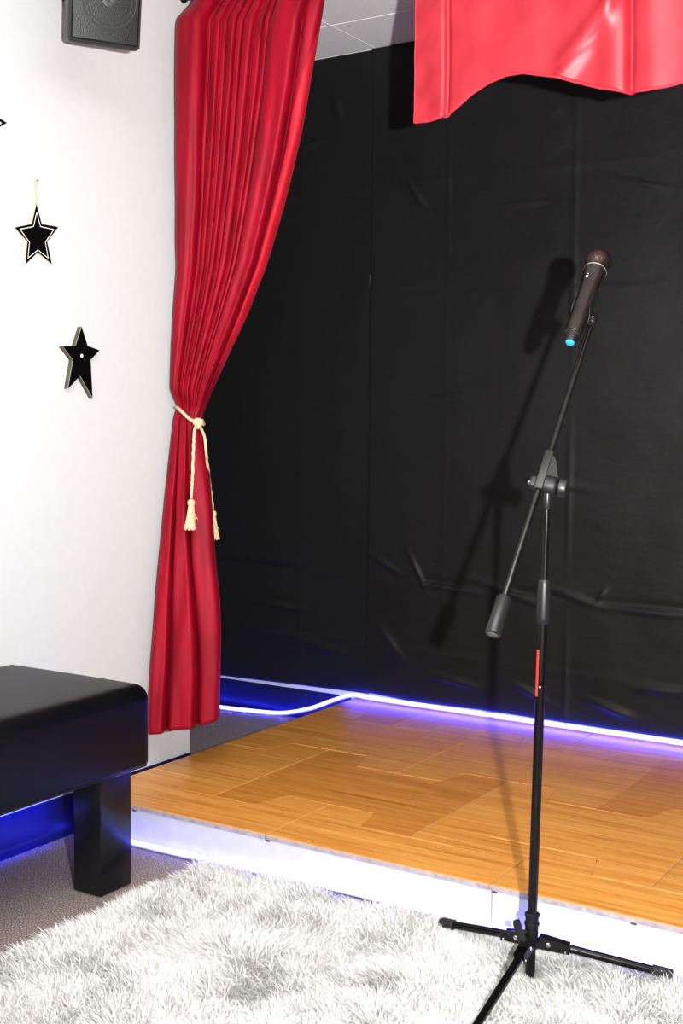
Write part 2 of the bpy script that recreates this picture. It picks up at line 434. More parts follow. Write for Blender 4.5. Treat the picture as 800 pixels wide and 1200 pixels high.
SLIT = at(431, 328, 1, 1.36).z
sl = lambda z: math.exp(-((z-SLIT)/.024)**4)
zl0 = at(258, 791.5, 1, 1.36); zl1 = at(430, 813, 1, 1.36)
cloth('backdrop_cloth', 'narrow black fabric backdrop behind the tied red curtain, left of the seam',
      lambda z: -.95, lambda z: .0750-.0105*sl(z)+.001*math.sin(z*9), lambda x: zl0.z+(zl1.z-zl0.z)*(x-zl0.x)/(zl1.x-zl0.x), Z_C-.006, 9, 120, 240, -.0045)
cloth('backdrop_cloth', 'wide black fabric backdrop behind the microphone stand, with creases and shadow',
      lambda z: .064+.0056*sl(z), lambda z: 3.0, lambda x: interp(x, [(.06, .128), (.25, .119), (.5, .123), (.8, .121), (1.2, .121), (3, .121)]), Z_C-.003, 9, 420, 340)

# ------------------------------------------------------------------ curtain rod, curtain, valance
Y_ROD = Y_CUR + .082
ZROD = at(213, 3, 1, Y_ROD).z + .012
XROD = at(214, 3, 1, Y_ROD).x
rodt = thing('curtain_rod', 'black curtain rod at ceiling height whose end pokes out above the tied curtain', 'curtain rod', (XROD, Y_ROD, ZROD))
bm = bmesh.new(); add_rod(bm, (XROD, Y_ROD, ZROD), (2.9, Y_ROD, ZROD), .010); obj('pole', bm, M_BLACK, rodt)
bm = bmesh.new(); add_rev(bm, (XROD-.012, Y_ROD, ZROD), (1, 0, 0), [(0, .006), (.003, .013), (.012, .015), (.02, .013), (.024, .0105)]); obj('finial', bm, M_BLACK, rodt)
for x in (.72, 1.8, 2.8):
    bm = bmesh.new(); add_rod(bm, (x, Y_ROD, ZROD), (x, Y_ROD, Z_C-.004), .006); add_rev(bm, (x, Y_ROD, Z_C-.006), (0, 0, 1), [(0, .025), (.004, .025), (.006, .022)])
    obj('hanger', bm, M_BLACK, rodt)

LEFT = [(-40, 226), (0, 224), (12, 215), (25, 205), (60, 204.5), (200, 205), (290, 206), (310, 207), (360, 203), (430, 199.5), (455, 199), (462, 201), (470, 205), (478, 207.5), (483, 205), (490, 203), (530, 198), (620, 189), (700, 181.5), (780, 176), (860, 171.5)]
RIGHT = [(-40, 388), (0, 380.5), (60, 370), (100, 364), (150, 355), (200, 344), (250, 331), (310, 313), (365, 291), (410, 270), (455, 250), (480, 239.5), (492, 235.5), (500, 236), (512, 239), (545, 244), (600, 249), (660, 253), (700, 257), (740, 259), (790, 259), (830, 257.5), (860, 257)]
VT, VTIE = -38, 488
def fold(u, v):
    """forward bulge (0..1-ish) of the pleats at width fraction u, height v in photo rows"""
    def pleats(bs, u, sk, ex=4.0):
        for a, b in zip(bs, bs[1:]):
            if u <= b:
                w = b-a; t = (u-a)/w
                return (min(w, .22)/.13)**.7 * (1-abs(2*t**sk-1)**ex)
        return 0
    up = pleats([0, .235, .275, .345, .39, .45, .50, .575, .635, .675, .885, 1.0], u, .8)
    up += .25*math.sin(u*61+v*.004)*(.3+.7*sm(60, 200, v))*.4
    k = sm(500, 840, v)
    lo = pleats([0, lerp(.25, .29, k), lerp(.50, .71, k), 1.0], u, 1.1, 7.0)*.8
    t = sm(450, 530, v)
    return lerp(up, lo, t)
def soft(x, tab, w):
    return sum(interp(x+d*w, tab)*k for d, k in ((-1, 1), (-.5, 2), (0, 3), (.5, 2), (1, 1)))/9
def curtain_fn(u, tv):
    vb = 855 - 5*sm(.2, .55, u) - 9*sm(.6, .98, u)
    v = VT + (vb-VT)*tv
    l = soft(v, LEFT, 14 if v < 440 else 3) if v > 40 else interp(v, LEFT); r = soft(v, RIGHT, 12 if v < 440 else 4)
    if v > 830: r = r
    A, B = at(l, v, 0, .020), at(r, v, 1, Y_CUR)
    P = A.lerp(B, u)
    amp = soft(v, [(-40, .030), (120, .034), (350, .024), (470, .012), (488, .007), (510, .012), (600, .026), (860, .040)], 60 if v < 400 else 18)
    wrap = soft(v, [(-40, .0), (300, .01), (440, .03), (488, .05), (540, .035), (700, .015), (860, .01)], 30)
    edge = .020*interp(v, [(-40, 1), (300, .9), (440, .5), (488, .2), (600, .1), (860, .2)])*sm(.87, 1.0, u)
    dy = -amp*fold(u, v) + wrap*(2*u-1)**2*sm(.2, .8, u) + edge
    dy += .012*sm(.10, 0, u)*sm(40, 0, v)*3
    wob = .004*noise.noise(V((u*7, v*.012, 3)))
    return V((max(.004, P.x-(.45+.29*abs(2*u-1))*dy), P.y+dy+wob, P.z + .0015*noise.noise(V((u*9, 0, v*.01)))))
me = grid_mesh('stage_curtain', curtain_fn, 260, 230)
cur = link('stage_curtain', me, [M_VELVET, M_NAP], angle=180)
mi_ = [1 if (i % 260)/260 > interp(i//260, [(14, 1.0), (45, .905), (100, .90), (118, .93), (130, 1.0)]) else 0 for i in range(260*230)]
me.polygons.foreach_set('material_index', mi_)
md = cur.modifiers.new('thick', 'SOLIDIFY'); md.thickness = .002; md.offset = 1
tag(cur, 'long red velvet curtain gathered and tied at the corner of the white wall', 'curtain')

# tieback: cord round the curtain, knot, two tassels
YT = .315
hook = V((.002, .445, 1.09))
tie = thing('curtain_tieback', 'cream cord with two tassels knotted round the tied red curtain', 'curtain tieback', at(233, 496, 1, YT))
KN = at(233, 496.5, 1, YT-.004)
loop = [hook, at(211, 479, 1, .42), at(206.2, 477.5, 1, .385), at(208.5, 478.5, 1, .345), at(214.5, 484, 1, YT+.004), at(223, 491.5, 1, YT-.004), KN, at(238.5, 497, 1, .365), at(234, 490, 1, .43), at(217, 480, 1, .44), at(211, 478, 1, .445), hook+V((0, .004, .003))]
bm = bmesh.new(); add_tube(bm, spline(loop, 22), .0042, 12, 3, 480); obj('cord', bm, M_ROPE, tie)
bm = bmesh.new()
c0 = [KN + V((.011*math.cos(a)*.9, -.004+.006*math.sin(2*a), .010*math.sin(a))) for a in [2*PI*k/10 for k in range(11)]]
add_tube(bm, spline(c0, 6), .0052, 10, 3, 480)
add_rev(bm, KN+V((0, 0, -.010)), (0, 0, 1), [(0, .003), (.004, .008), (.010, .0095), (.016, .008), (.020, .003)], 14)
obj('knot', bm, M_ROPE, tie)
def tassel(path, top, lean):
    bm = bmesh.new(); add_tube(bm, spline(path, 18), .0038, 12, 3, 480); drop = obj('hanging_cord', bm, M_ROPE, tie)
    bm = bmesh.new()
    add_rev(bm, top, (0, 0, -1), [(0, .004), (.003, .0085), (.009, .0105), (.016, .0095), (.019, .0075), (.022, .0085)], 18)
    tz = obj('tassel', bm, M_ROPE, tie)
    bm = bmesh.new(); n = 46
    for k in range(n):
        a = 2*PI*k/n + random.uniform(-.05, .05); rr = random.uniform(.7, 1.0)
        p0 = V(top)+V((math.cos(a)*.0065, math.sin(a)*.0065, -.018))
        L = .062+random.uniform(-.004, .004)
        p1 = V(top)+V((math.cos(a)*.011*rr, math.sin(a)*.010*rr, -.018-L*.5)) + lean*.4
        p2 = V(top)+V((math.cos(a)*.0155*rr, math.sin(a)*.013*rr, -.018-L)) + lean
        add_tube(bm, spline([p0, p1, p2], 4), .0017, 5)
    for ex in (.020, .027):
        add_tube(bm, spline([V(top)+V((.006, -.006, -.02)), V(top)+V((.013, -.008, -.034)), V(top)+V((ex, -.006, -.052-(.03-ex)*.2))], 4), .0009, 5)
    add_rev(bm, V(top)+V((0, 0, -.018)), V((0, 0, -1)), [(0, .006), (.03, .0085), (.055, .011)], 12)
    obj('fringe', bm, M_ROPE, tz)
YF = .295
T1 = at(224, 585, 1, YF)
tassel([KN+V((-.003, -.004, -.008)), at(227.8, 505, 1, YF), at(226.5, 530, 1, YF), at(225.5, 560, 1, YF), T1+V((0, 0, .002))], T1, V((-.005, 0, 0)))
T2 = at(249.5, 598, 1, .45)
tassel([KN+V((.004, 0, -.008)), at(239.5, 512, 1, .335), at(241.5, 530, 1, .345), at(243.8, 551, 1, .385), at(246, 570, 1, .44), T2+V((0, 0, .002))], T2, V((.002, .004, 0)))

# valance
YV = .345
VB = [(486.5, 144), (503, 143), (513, 140.5), (523.6, 136), (538, 124), (552.5, 110.5), (573, 97), (594, 89), (614, 86), (643, 89.5), (676, 97), (705, 104), (734, 108.5), (759, 107), (783.5, 102), (800, 97)]
prof = [(p.x, p.z) for p in (at(u, v, 1, YV) for u, v in VB)]
xe, ze = prof[-1]
xm, zm = prof[12]
prof += [(xe+.05, ze+.022), (xe+.14, ze+.045), (xe+.26, ze+.035), (xe+.36, ze-.02), (xe+.46, ze-.035), (xe+.58, ze+.02), (xe+.7, ze+.045), (xe+.86, ze+.03), (xe+.95, ze-.05), (xe+1.1, ze-.06)]
XL, XR = prof[0][0], prof[-1][0]
XH = at(522, 60, 1, YV).x; XK = at(739, 60, 1, YV).x
def val_fn(u, tv):
    x = lerp(XL, XR, u); zb = interp(x, prof); zt = ZROD+.012
    z = lerp(zb, zt, tv)
    y = YV
    y -= .010*sm(XL, XH-.004, x)*(1-sm(XH-.004, XH+.004, x))           # folded side hem stands proud, then steps back
    y += .006*math.exp(-((x-XH-.006)/.006)**2)
    y += .018*math.exp(-((x-XK)/.009)**2) - .020*math.exp(-((x-XK+.035)/.03)**2)*(.5+.5*tv) - .012*math.exp(-((x-XK-.045)/.04)**2)
    dg = (x-(XK-.16)) - (z-(zm+.06))*.9                                 # long diagonal drag fold
    y -= .020*math.exp(-(dg/.035)**2)*sm(XK-.30, XK-.12, x)*(1-sm(XK-.05, XK-.01, x))
    dg2 = (x-(XK-.20)) - (z-(zm+.045))*1.5
    y += .006*math.exp(-(dg2/.018)**2)*sm(XK-.30, XK-.2, x)*(1-sm(XK-.08, XK-.03, x))
    y += .020*noise.noise(V((x*3.1, z*2.2, 4))) + .006*noise.noise(V((x*10, z*6, 8)))
    y += .004*math.sin((z-zb)*70)*math.exp(-((x-XL-.03)/.03)**2)*.6
    return V((x, y, z))
me = grid_mesh('curtain_valance', val_fn, 420, 60)
val = link('curtain_valance', me, M_SATIN, angle=180)
md = val.modifiers.new('thick', 'SOLIDIFY'); md.thickness = .002; md.offset = 1
tag(val, 'coral-red satin valance with a scalloped hem hanging before the black backdrop', 'valance')
bm = bmesh.new()
n = 300
add_tube(bm, [val_fn(k/n, 0)+V((0, -.0005, 0)) for k in range(n+1)], .0028, 8); 
add_tube(bm, [val_fn(0, k/20)+V((0, -.0005, 0)) for k in range(21)], .0022, 8)
val_hem = obj('piping', bm, M_PIPING, val)

# ------------------------------------------------------------------ bench
bench = thing('bench', 'black vinyl upholstered bench standing against the white wall', 'bench', (.205, -.8, 0))
bx0, bx1, by0, by1, bz0, bz1 = .003, .430, -1.35, -.182, .285, .471
bm = bmesh.new()
bmesh.ops.create_cube(bm, size=1)
for v in bm.verts: v.co = V((lerp(bx0, bx1, v.co.x+.5), lerp(by0, by1, v.co.y+.5), lerp(bz0, bz1, v.co.z+.5)))
top = [e for e in bm.edges if min(v.co.z for v in e.verts) > bz1-.01 and max(v.co.x for v in e.verts) > bx0+.1]
vert = [e for e in bm.edges if abs(e.verts[0].co.z-e.verts[1].co.z) > .1 and e.verts[0].co.x > bx0+.1]
bmesh.ops.bevel(bm, geom=top+vert, offset=.036, segments=8, profile=.5, affect='EDGES')
bot = [e for e in bm.edges if max(v.co.z for v in e.verts) < bz0+.001]
bmesh.ops.bevel(bm, geom=bot, offset=.009, segments=3, profile=.5, affect='EDGES')
bmesh.ops.subdivide_edges(bm, edges=[e for e in bm.edges if e.calc_length() > .15], cuts=14, use_grid_fill=True)
for v in bm.verts:                                   # a slight crown and soft swell of the padding
    a = math.sin(PI*(v.co.x-bx0)/(bx1-bx0)); b = min(1, min(v.co.y-by0, by1-v.co.y)/.12+.0)
    if v.co.z > bz1-.03: v.co.z += .004*max(a, 0)*max(b, 0)
obj('padded_seat', bm, M_BENCH, bench, angle=60)
bm = bmesh.new()
for x0, x1, y0, y1 in ((bx0+.01, bx1-.012, by0+.012, by1-.012),):
    add_box(bm, (x0, y0, bz0-.006), (x1, y1, bz0+.004), .002, 1)
obj('base_board', bm, M_LEG, bench, smooth=False)
for y0 in (-1.26, -.311):
    for x0 in (.300,):
        bm = bmesh.new(); add_box(bm, (x0, y0, .0015), (x0+.083, y0+.103, bz0-.0055), .004, 2); lg = obj('leg', bm, M_LEG, bench)
        bm = bmesh.new(); add_box(bm, (x0+.006, y0+.006, 0), (x0+.077, y0+.097, .002)); obj('glide', bm, M_RUBBER, lg)

# ------------------------------------------------------------------ wall speaker
SPC = at(122.5, 55, 0, .215)                           # front bottom middle
yaw_dir = V((.51, .86, 0)).normalized(); nrm = V((yaw_dir.y, -yaw_dir.x, 0))
TL = math.radians(9)
nf = (nrm*math.cos(TL) + V((0, 0, -1))*math.sin(TL)).normalized(); upf = nf.cross(yaw_dir).normalized()
if upf.z < 0: upf = -upf
spk = thing('wall_speaker', 'black box loudspeaker mounted high on the white wall', 'speaker', SPC)
MS = Matrix(((yaw_dir.x, nf.x, upf.x, SPC.x), (yaw_dir.y, nf.y, upf.y, SPC.y), (yaw_dir.z, nf.z, upf.z, SPC.z), (0, 0, 0, 1)))  # local x = width, y = forward, z = up
W2, HS, DS = .0885, .29, .17
bm = bmesh.new(); tmp = bmesh.new()
bmesh.ops.create_cube(tmp, size=1)
for v in tmp.verts:
    yb = v.co.y < 0
    v.co = V((v.co.x*2*(W2*(.62 if yb else 1)), -DS if yb else 0, (HS/2 + v.co.z*HS*(.86 if yb else 1))))
bmesh.ops.bevel(tmp, geom=tmp.edges[:], offset=.012, segments=4, profile=.5, affect='EDGES')
merge(bm, tmp, 0, MS); obj('cabinet', bm, M_SPK, spk)
bm = bmesh.new(); add_box(bm, (-W2+.009, -.004, .010), (W2-.009, .0045, HS-.010), .004, 3, 0, MS); obj('grille', bm, M_GRILLE, spk)
bm = bmesh.new()                                     # dark groove between grille and cabinet
pr = [(-W2+.0065, .0075), (W2-.0065, .0075), (W2-.0065, HS-.0075), (-W2+.0065, HS-.0075)]
add_tube(bm, [MS @ V((a, .0005, b)) for a, b in pr+[pr[0]]], .0028, 8); obj('gasket', bm, M_RUBBER, spk)
bm = bmesh.new()                                     # woofer showing through the grille
cw = V((.006, .0046, .104))
def ring(bm, c, r0, r1, h):
    n = 48; R = []
    for rr, hh in ((r0, 0), ((r0+r1)/2, h), (r1, 0)):
        R.append([bm.verts.new(MS @ (c+V((math.cos(2*PI*k/n)*rr, hh, math.sin(2*PI*k/n)*rr)))) for k in range(n)])
    for A, B in zip(R, R[1:]):
        for k in range(n): bm.faces.new((A[k], A[(k+1) % n], B[(k+1) % n], B[k]))
ring(bm, cw, .0625, .0665, .0013); ring(bm, cw, .054, .0565, .0009); ring(bm, cw, .002, .016, .0022)
obj('woofer', bm, M_SPK, spk)
bm = bmesh.new()
back = MS @ V((0, -DS+.004, HS*.55))
add_rod(bm, back+V((.02, -.012, 0)), (0.010, back.y+.035, back.z+.02), .012); add_box(bm, (0.0002, back.y+.0, back.z-.02), (.012, back.y+.07, back.z+.06), .002, 1)
obj('wall_bracket', bm, M_BLACK, spk)

# ------------------------------------------------------------------ stars
def P0(l, x): return [at(u, v, 0, x) for u, v in l]
S1 = [(42.7, 238.5), (49, 262.5), (68.4, 266), (55.3, 283), (60.7, 309.3), (44.3, 295.7), (29.6, 310), (32, 283), (17.5, 266.5), (37.3, 262.5)]
S1i = [(42.9, 248.5), (47.2, 265.5), (62.9, 269), (53.0, 284), (56.4, 302.5), (44.3, 293), (32.6, 302.5), (34.4, 284), (23.3, 268.5), (39.2, 265.5)]
def hang_star(name, label, xf, pts, inner, loop=None, group=None):
    c = sum(pts, V((0, 0, 0)))/len(pts)
    t = thing(name, label, 'star decoration', (0, c.y, min(p.z for p in pts)), group)
    bm = bmesh.new(); add_prism(bm, pts, 0, -.0010, xf, 0, 1); obj('board', bm, [M_STAR, M_RAWPLY], t, smooth=False)
    bm = bmesh.new()
    ring_ = inner+[inner[0]]
    nn = len(inner); ci = sum(inner, V((0, 0, 0)))/nn
    wdt = .0008
    for k in range(nn):
        a, b = inner[k], inner[(k+1) % nn]; d = (b-a).normalized(); nrm_ = V((0, -d.z, d.y))*wdt; e = d*wdt
        bm.faces.new([bm.verts.new(V((xf+.0004, q.y, q.z))) for q in (a-e+nrm_, b+e+nrm_, b+e-nrm_, a-e-nrm_)])
    obj('outline', bm, M_WHITE, t, smooth=False)
    if loop:
        bm = bmesh.new(); add_tube(bm, spline(loop, 10), .0014, 8, 2, 600); obj('twine_loop', bm, M_TWINE, t)
        nl = min(loop, key=lambda p: -p.z)
        bm = bmesh.new(); add_rod(bm, (-.001, nl.y, nl.z-.002), (.012, nl.y, nl.z-.002), .0012, 8); add_rev(bm, (.010, nl.y, nl.z-.002), (1, 0, 0), [(0, .0025), (.0015, .0025)], 10); obj('nail', bm, M_STEEL, t)
    return t
p1 = P0(S1, .005); p1i = P0(S1i, .005)
tp = p1[0]; nl = at(42.5, 211, 0, .007)
loop = [tp+V((-.002, .001, -.002)), V((.006, tp.y+.0015, lerp(tp.z, nl.z, .25))), V((.006, nl.y+.001, lerp(tp.z, nl.z, .62))), V((.006, nl.y+.004, lerp(tp.z, nl.z, .88))), nl+V((0, 0, .001)), V((.006, nl.y-.004, lerp(tp.z, nl.z, .88))), V((.006, nl.y-.0015, lerp(tp.z, nl.z, .6))), V((.006, tp.y-.001, lerp(tp.z, nl.z, .25))), tp+V((-.002, -.001, -.002))]
hang_star('star_ornament', 'thin black star with a white inner outline hung by a twine loop', .005, p1, p1i, loop)
tipw = at(8.3, 144, 0, .005); off = tipw - p1[2]; ang = math.radians(-15)
def rt(p):
    q = p - p1[2]; return V((p.x, tipw.y + q.y*math.cos(ang)-q.z*math.sin(ang), tipw.z + q.y*math.sin(ang)+q.z*math.cos(ang)))
hang_star('star_ornament', 'black outlined star cut off by the left edge, only its tip showing', .005, [rt(p) for p in p1], [rt(p) for p in p1i])
S2 = [(95.7, 382.7), (102.7, 405.3), (116.7, 410.5), (106.2, 421.7), (108.5, 466.3), (94, 440.3), (79.8, 455.5), (85.6, 421.7), (73.5, 405.8), (88.7, 405.3)]
p2 = P0(S2, .0145)
t = thing('star_ornament', 'thick black wooden star with pale worn edges and a long lower point', 'star decoration', (0, p2[0].y, p2[4].z))
bm = bmesh.new(); add_prism(bm, p2, 0, -.0010, .0128, 0, 0); obj('board', bm, M_STARSIDE, t, smooth=False)
bm = bmesh.new(); add_prism(bm, p2, 0, .0128, .0140, 0, 0); obj('edge_band', bm, M_RAWPLY, t, smooth=False)
bm = bmesh.new(); add_prism(bm, p2, 0, .0140, .0145, 0, 0); obj('face', bm, M_STAR, t, smooth=False)
hc = at(95.8, 417, 0, .0145)
bm = bmesh.new(); add_rev(bm, (.0141, hc.y, hc.z), (1, 0, 0), [(0, .0046), (.001, .0046), (.0018, .003), (.002, .001)], 16); obj('nail_head', bm, M_WHITE, t)

# ------------------------------------------------------------------ rug
RX0, RX1, RY0, RY1 = .470, 2.10, -1.25, -.040
rug = thing('shag_rug', 'fluffy white shag rug on the carpet in front of the stage', 'rug', ((RX0+RX1)/2, (RY0+RY1)/2, 0))
bm = bmesh.new()
add_box(bm, (RX0+.02, RY0+.02, .0005), (RX1-.02, RY1-.012, .010), .003, 1); obj('backing', bm, M_RUGBACK, rug, smooth=False)
def make_pile():
    # tufts on a jittered grid; each tuft is a bunch of curved, tapering strands
    step = .0105
    gx, gy = np.meshgrid(np.arange(RX0+.02, RX1-.015, step), np.arange(RY0+.02, RY1-.008, step))
    tx = (gx+rng.uniform(-.5, .5, gx.shape)*step).ravel(); ty = (gy+rng.uniform(-.5, .5, gy.shape)*step).ravel()
    nt = len(tx); S = 21
    def field(s, fx, fy):
        return np.array([noise.noise(V((float(a)*fx, float(b)*fy, s))) for a, b in zip(tx, ty)])
    n1, n2, n3, n4 = field(1.5, 7, 7), field(9.2, 7, 7), field(4.4, 22, 22), field(6.6, 22, 22)
    lx = -.2+1.7*n1+1.3*n3+rng.normal(0, .22, nt); ly = -.4+1.7*n2+1.3*n4+rng.normal(0, .22, nt)
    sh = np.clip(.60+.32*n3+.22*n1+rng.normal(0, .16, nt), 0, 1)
    # flop outward at the borders
    lx += np.where(tx < RX0+.05, -.5, 0); 
    near = np.clip((ty-(RY1-.06))/.05, 0, 1); ly -= near*.3
    ht = .030+.008*n3+.006*n1
    N = nt*S
    bx = np.repeat(tx, S)+rng.normal(0, .0032, N); by = np.repeat(ty, S)+rng.normal(0, .0032, N)
    dx = np.repeat(lx, S)*.75+rng.normal(0, .36, N); dy = np.repeat(ly, S)*.75+rng.normal(0, .36, N)
    L = np.repeat(ht, S)*rng.uniform(.75, 1.2, N)*1.35
    dp = np.sqrt((bx-1.357)**2+(by+.185)**2); L = L*np.clip(.3+(dp-.02)/.06, .3, 1.0)      # pressed flat round the stand's foot
    cv = rng.uniform(.3, 1.2, N)
    yaw = rng.uniform(0, 2*PI, N); w = rng.uniform(.0006, .0012, N)
    px, py = np.cos(yaw)*w, np.sin(yaw)*w
    segs = [(0, 1.0), (.38, 1.0), (.72, .8), (1.0, .12)]
    Vt = np.zeros((N, len(segs)*2, 3), np.float32)
    for k, (t_, ws) in enumerate(segs):
        nrm_ = np.sqrt(1+dx*dx+dy*dy)
        cx = bx+dx/nrm_*L*(t_*(1-cv*.5)+cv*.5*t_*t_*1.6); cy = by+dy/nrm_*L*(t_*(1-cv*.5)+cv*.5*t_*t_*1.6)
        cz = .008+L/nrm_*(t_-.28*cv*t_*t_)*1.02
        lim = RY1+.012
        cy = np.where(cy > lim, lim-(cy-lim)*.3, cy)
        Vt[:, 2*k, 0] = cx-px*ws; Vt[:, 2*k, 1] = cy-py*ws; Vt[:, 2*k, 2] = cz
        Vt[:, 2*k+1, 0] = cx+px*ws; Vt[:, 2*k+1, 1] = cy+py*ws; Vt[:, 2*k+1, 2] = cz
    nv = len(segs)*2; nq = len(segs)-1
    base = (np.arange(N)*nv)[:, None, None]
    quad = np.array([[2*k, 2*k+1, 2*k+3, 2*k+2] for k in range(nq)])[None]
    idx = (base+quad).reshape(-1).astype(np.int32)
    me = bpy.data.meshes.new('pile')
    me.vertices.add(N*nv); me.vertices.foreach_set('co', Vt.reshape(-1))
    nf_ = N*nq
    me.loops.add(nf_*4); me.loops.foreach_set('vertex_index', idx)
    me.polygons.add(nf_); me.polygons.foreach_set('loop_start', np.arange(nf_, dtype=np.int32)*4)
    try: me.polygons.foreach_set('loop_total', np.full(nf_, 4, np.int32))
    except Exception: pass
    me.polygons.foreach_set('use_smooth', np.ones(nf_, bool))
    at_ = me.attributes.new('shade', 'FLOAT', 'POINT')
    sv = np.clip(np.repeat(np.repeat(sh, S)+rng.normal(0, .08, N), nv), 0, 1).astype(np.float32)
    at_.data.foreach_set('value', sv)
    me.update(calc_edges=True)
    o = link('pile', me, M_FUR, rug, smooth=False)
    tag(o, kind='stuff')
make_pile()

# ------------------------------------------------------------------ microphone stand
PB = V((1.357, -.170, .030)); PT = at(641, 588, 1, -.170)
pax = (PT-PB).normalized()
def pz(z): return PB + pax*((z-PB.z)/pax.z)
def zat(v, u=630): return at(u, v, 1, -.170).z
stand = thing('microphone_stand', 'black tripod boom microphone stand on the white rug before the stage', 'microphone stand', (PB.x, PB.y, 0))
z_foot, z_hub, z_col, z_sl0, z_sl1, z_top = zat(1149, 620), zat(1104, 620), zat(1070, 622), zat(731, 637), zat(679, 638), zat(594, 641)
bm = bmesh.new(); add_rev(bm, pz(z_foot), pax, [(0, .0085), (.002, .0093), (z_hub-z_foot+.02, .0093)], 20); obj('foot_tube', bm, M_BLACK, stand)
bm = bmesh.new(); add_rod(bm, pz(z_hub-.01), pz(z_sl0+.01), .0092, 24); lower = obj('lower_pole', bm, M_TUBE, stand)
bm = bmesh.new(); add_rod(bm, pz(z_sl0+.02), pz(z_top+.006), .0062, 20); obj('upper_pole', bm, M_TUBE, stand)
bm = bmesh.new(); add_rev(bm, pz(z_sl0), pax, [(0, .0100), (.004, .0122), (.012, .0130), (.055, .0130), (z_sl1-z_sl0-.012, .0118), (z_sl1-z_sl0-.002, .0112), (z_sl1-z_sl0, .0095)], 24)
obj('height_clutch', bm, M_PLASTIC, stand)
bm = bmesh.new(); hL = z_col-z_hub
add_rev(bm, pz(z_hub-.012), pax, [(0, .0105), (.003, .0128), (.012+hL*.6, .0128), (.012+hL*.62, .0145), (.012+hL*.70, .0145), (.012+hL*.72, .0125), (.012+hL*.9, .0125), (.012+hL*.92, .0145), (.012+hL, .0145), (.012+hL+.002, .0120)], 24)
hub = obj('hub_collar', bm, M_PLASTIC_D, stand)
# red sticker on the pole's left flank and a small light speck
sz0, sz1 = zat(815, 629), zat(761, 631)
bm = bmesh.new(); R0 = .00945
ca = math.atan2((CAM-PB).y, (CAM-PB).x)
for a0, a1 in ((ca-1.40, ca-.55),):
    n = 6; L0, L1 = [], []
    for k in range(n+1):
        a = lerp(a0, a1, k/n); d = V((math.cos(a), math.sin(a), 0))*R0
        L0.append(bm.verts.new(pz(sz0)+d)); L1.append(bm.verts.new(pz(sz1)+d))
    for k in range(n): bm.faces.new((L0[k], L0[k+1], L1[k+1], L1[k]))
st = obj('sticker', bm, M_RED, lower); st['label'] = 'narrow red sticker'
bm = bmesh.new(); zz = zat(804, 632); d = V((math.cos(ca-.2), math.sin(ca-.2), 0))*R0
add_rev(bm, pz(zz)+d*.98, d, [(0, .0020), (.0008, .0018), (.0012, .0008)], 10); obj('rivet', bm, M_STEEL, lower)
# wing screw on the hub
bm = bmesh.new(); wd = V((-.62, -.78, 0)).normalized(); wc = pz(z_hub+.022)+wd*.011
add_rod(bm, wc-wd*.002, wc+wd*.014, .005)
wu = (V((-.62, .49, .85))).normalized(); ws_ = wd.cross(wu).normalized()
lobes = []
for k in range(24):
    a = 2*PI*k/24; lobes.append(wc+wd*.014 + wu*(.026*math.cos(a)) + ws_*(.0135*math.sin(a)*(1+.35*math.cos(2*a))))
A = [bm.verts.new(p-wd*.004) for p in lobes]; B = [bm.verts.new(p+wd*.004) for p in lobes]
bm.faces.new(A[::-1]); bm.faces.new(B)
for k in range(24): bm.faces.new((A[k], A[(k+1) % 24], B[(k+1) % 24], B[k]))
obj('wing_knob', bm, M_PLASTIC_D, hub)
# three legs with brackets, pivots and rubber feet
ZJ = z_hub+.004
LEGEND = [at(521, 1082, 2, .036), at(782, 1141, 2, .036), V((1.394, -.525, .036))]
for e in LEGEND:
    c = pz(ZJ); d = (e-c); dh = V((d.x, d.y, 0)).normalized(); root = c+dh*.018
    ld = (e-root).normalized(); side = ld.cross(V((0, 0, 1))).normalized()
    bm = bmesh.new(); add_rod(bm, root+ld*.018, e, .0080, 18); lg = obj('leg', bm, M_TUBE, stand)
    bm = bmesh.new()
    prb = [(-.010, -.012), (.030, -.0100), (.056, -.0085), (.056, .0085), (.030, .0108), (-.002, .0118)]
    upl = side.cross(ld).normalized()
    for sgn in (-1, 1):
        pts_ = [root+ld*a+upl*b+side*(sgn*.0085) for a, b in prb]
        A = [bm.verts.new(p) for p in pts_]; B = [bm.verts.new(p+side*(sgn*.0018)) for p in pts_]
        bm.faces.new(A); bm.faces.new(B[::-1])
        for k in range(len(prb)): bm.faces.new((A[k], B[k], B[(k+1) % len(prb)], A[(k+1) % len(prb)]))
    tp_ = [root+ld*a+upl*b for a, b in ((-.002, .0116), (.030, .0104))]
    bm.faces.new([bm.verts.new(p) for p in (tp_[0]-side*.0100, tp_[0]+side*.0100, tp_[1]+side*.0100, tp_[1]-side*.0100)])
    bk = obj('bracket', bm, M_BLACK, lg, smooth=False)
    bm = bmesh.new()
    pv = root+ld*.014; add_rev(bm, pv-side*.0125, side, [(0, .003), (.001, .0045), (.0025, .005), (.0225, .005), (.024, .0045), (.025, .003)], 14)
    obj('pivot_bolt', bm, M_STEEL, lg); bm = bmesh.new()
    pv = root+ld*.048-upl*.006; add_rev(bm, pv-side*.0115, side, [(0, .0018), (.001, .0025), (.0220, .0025), (.023, .0018)], 10)
    obj('rivet', bm, M_STEEL, lg)
    bm = bmesh.new(); add_rev(bm, e-ld*.030, ld, [(0, .0085), (.002, .0105), (.034, .0110), (.040, .0095), (.042, .005)], 16); obj('rubber_foot', bm, M_RUBBER, lg)
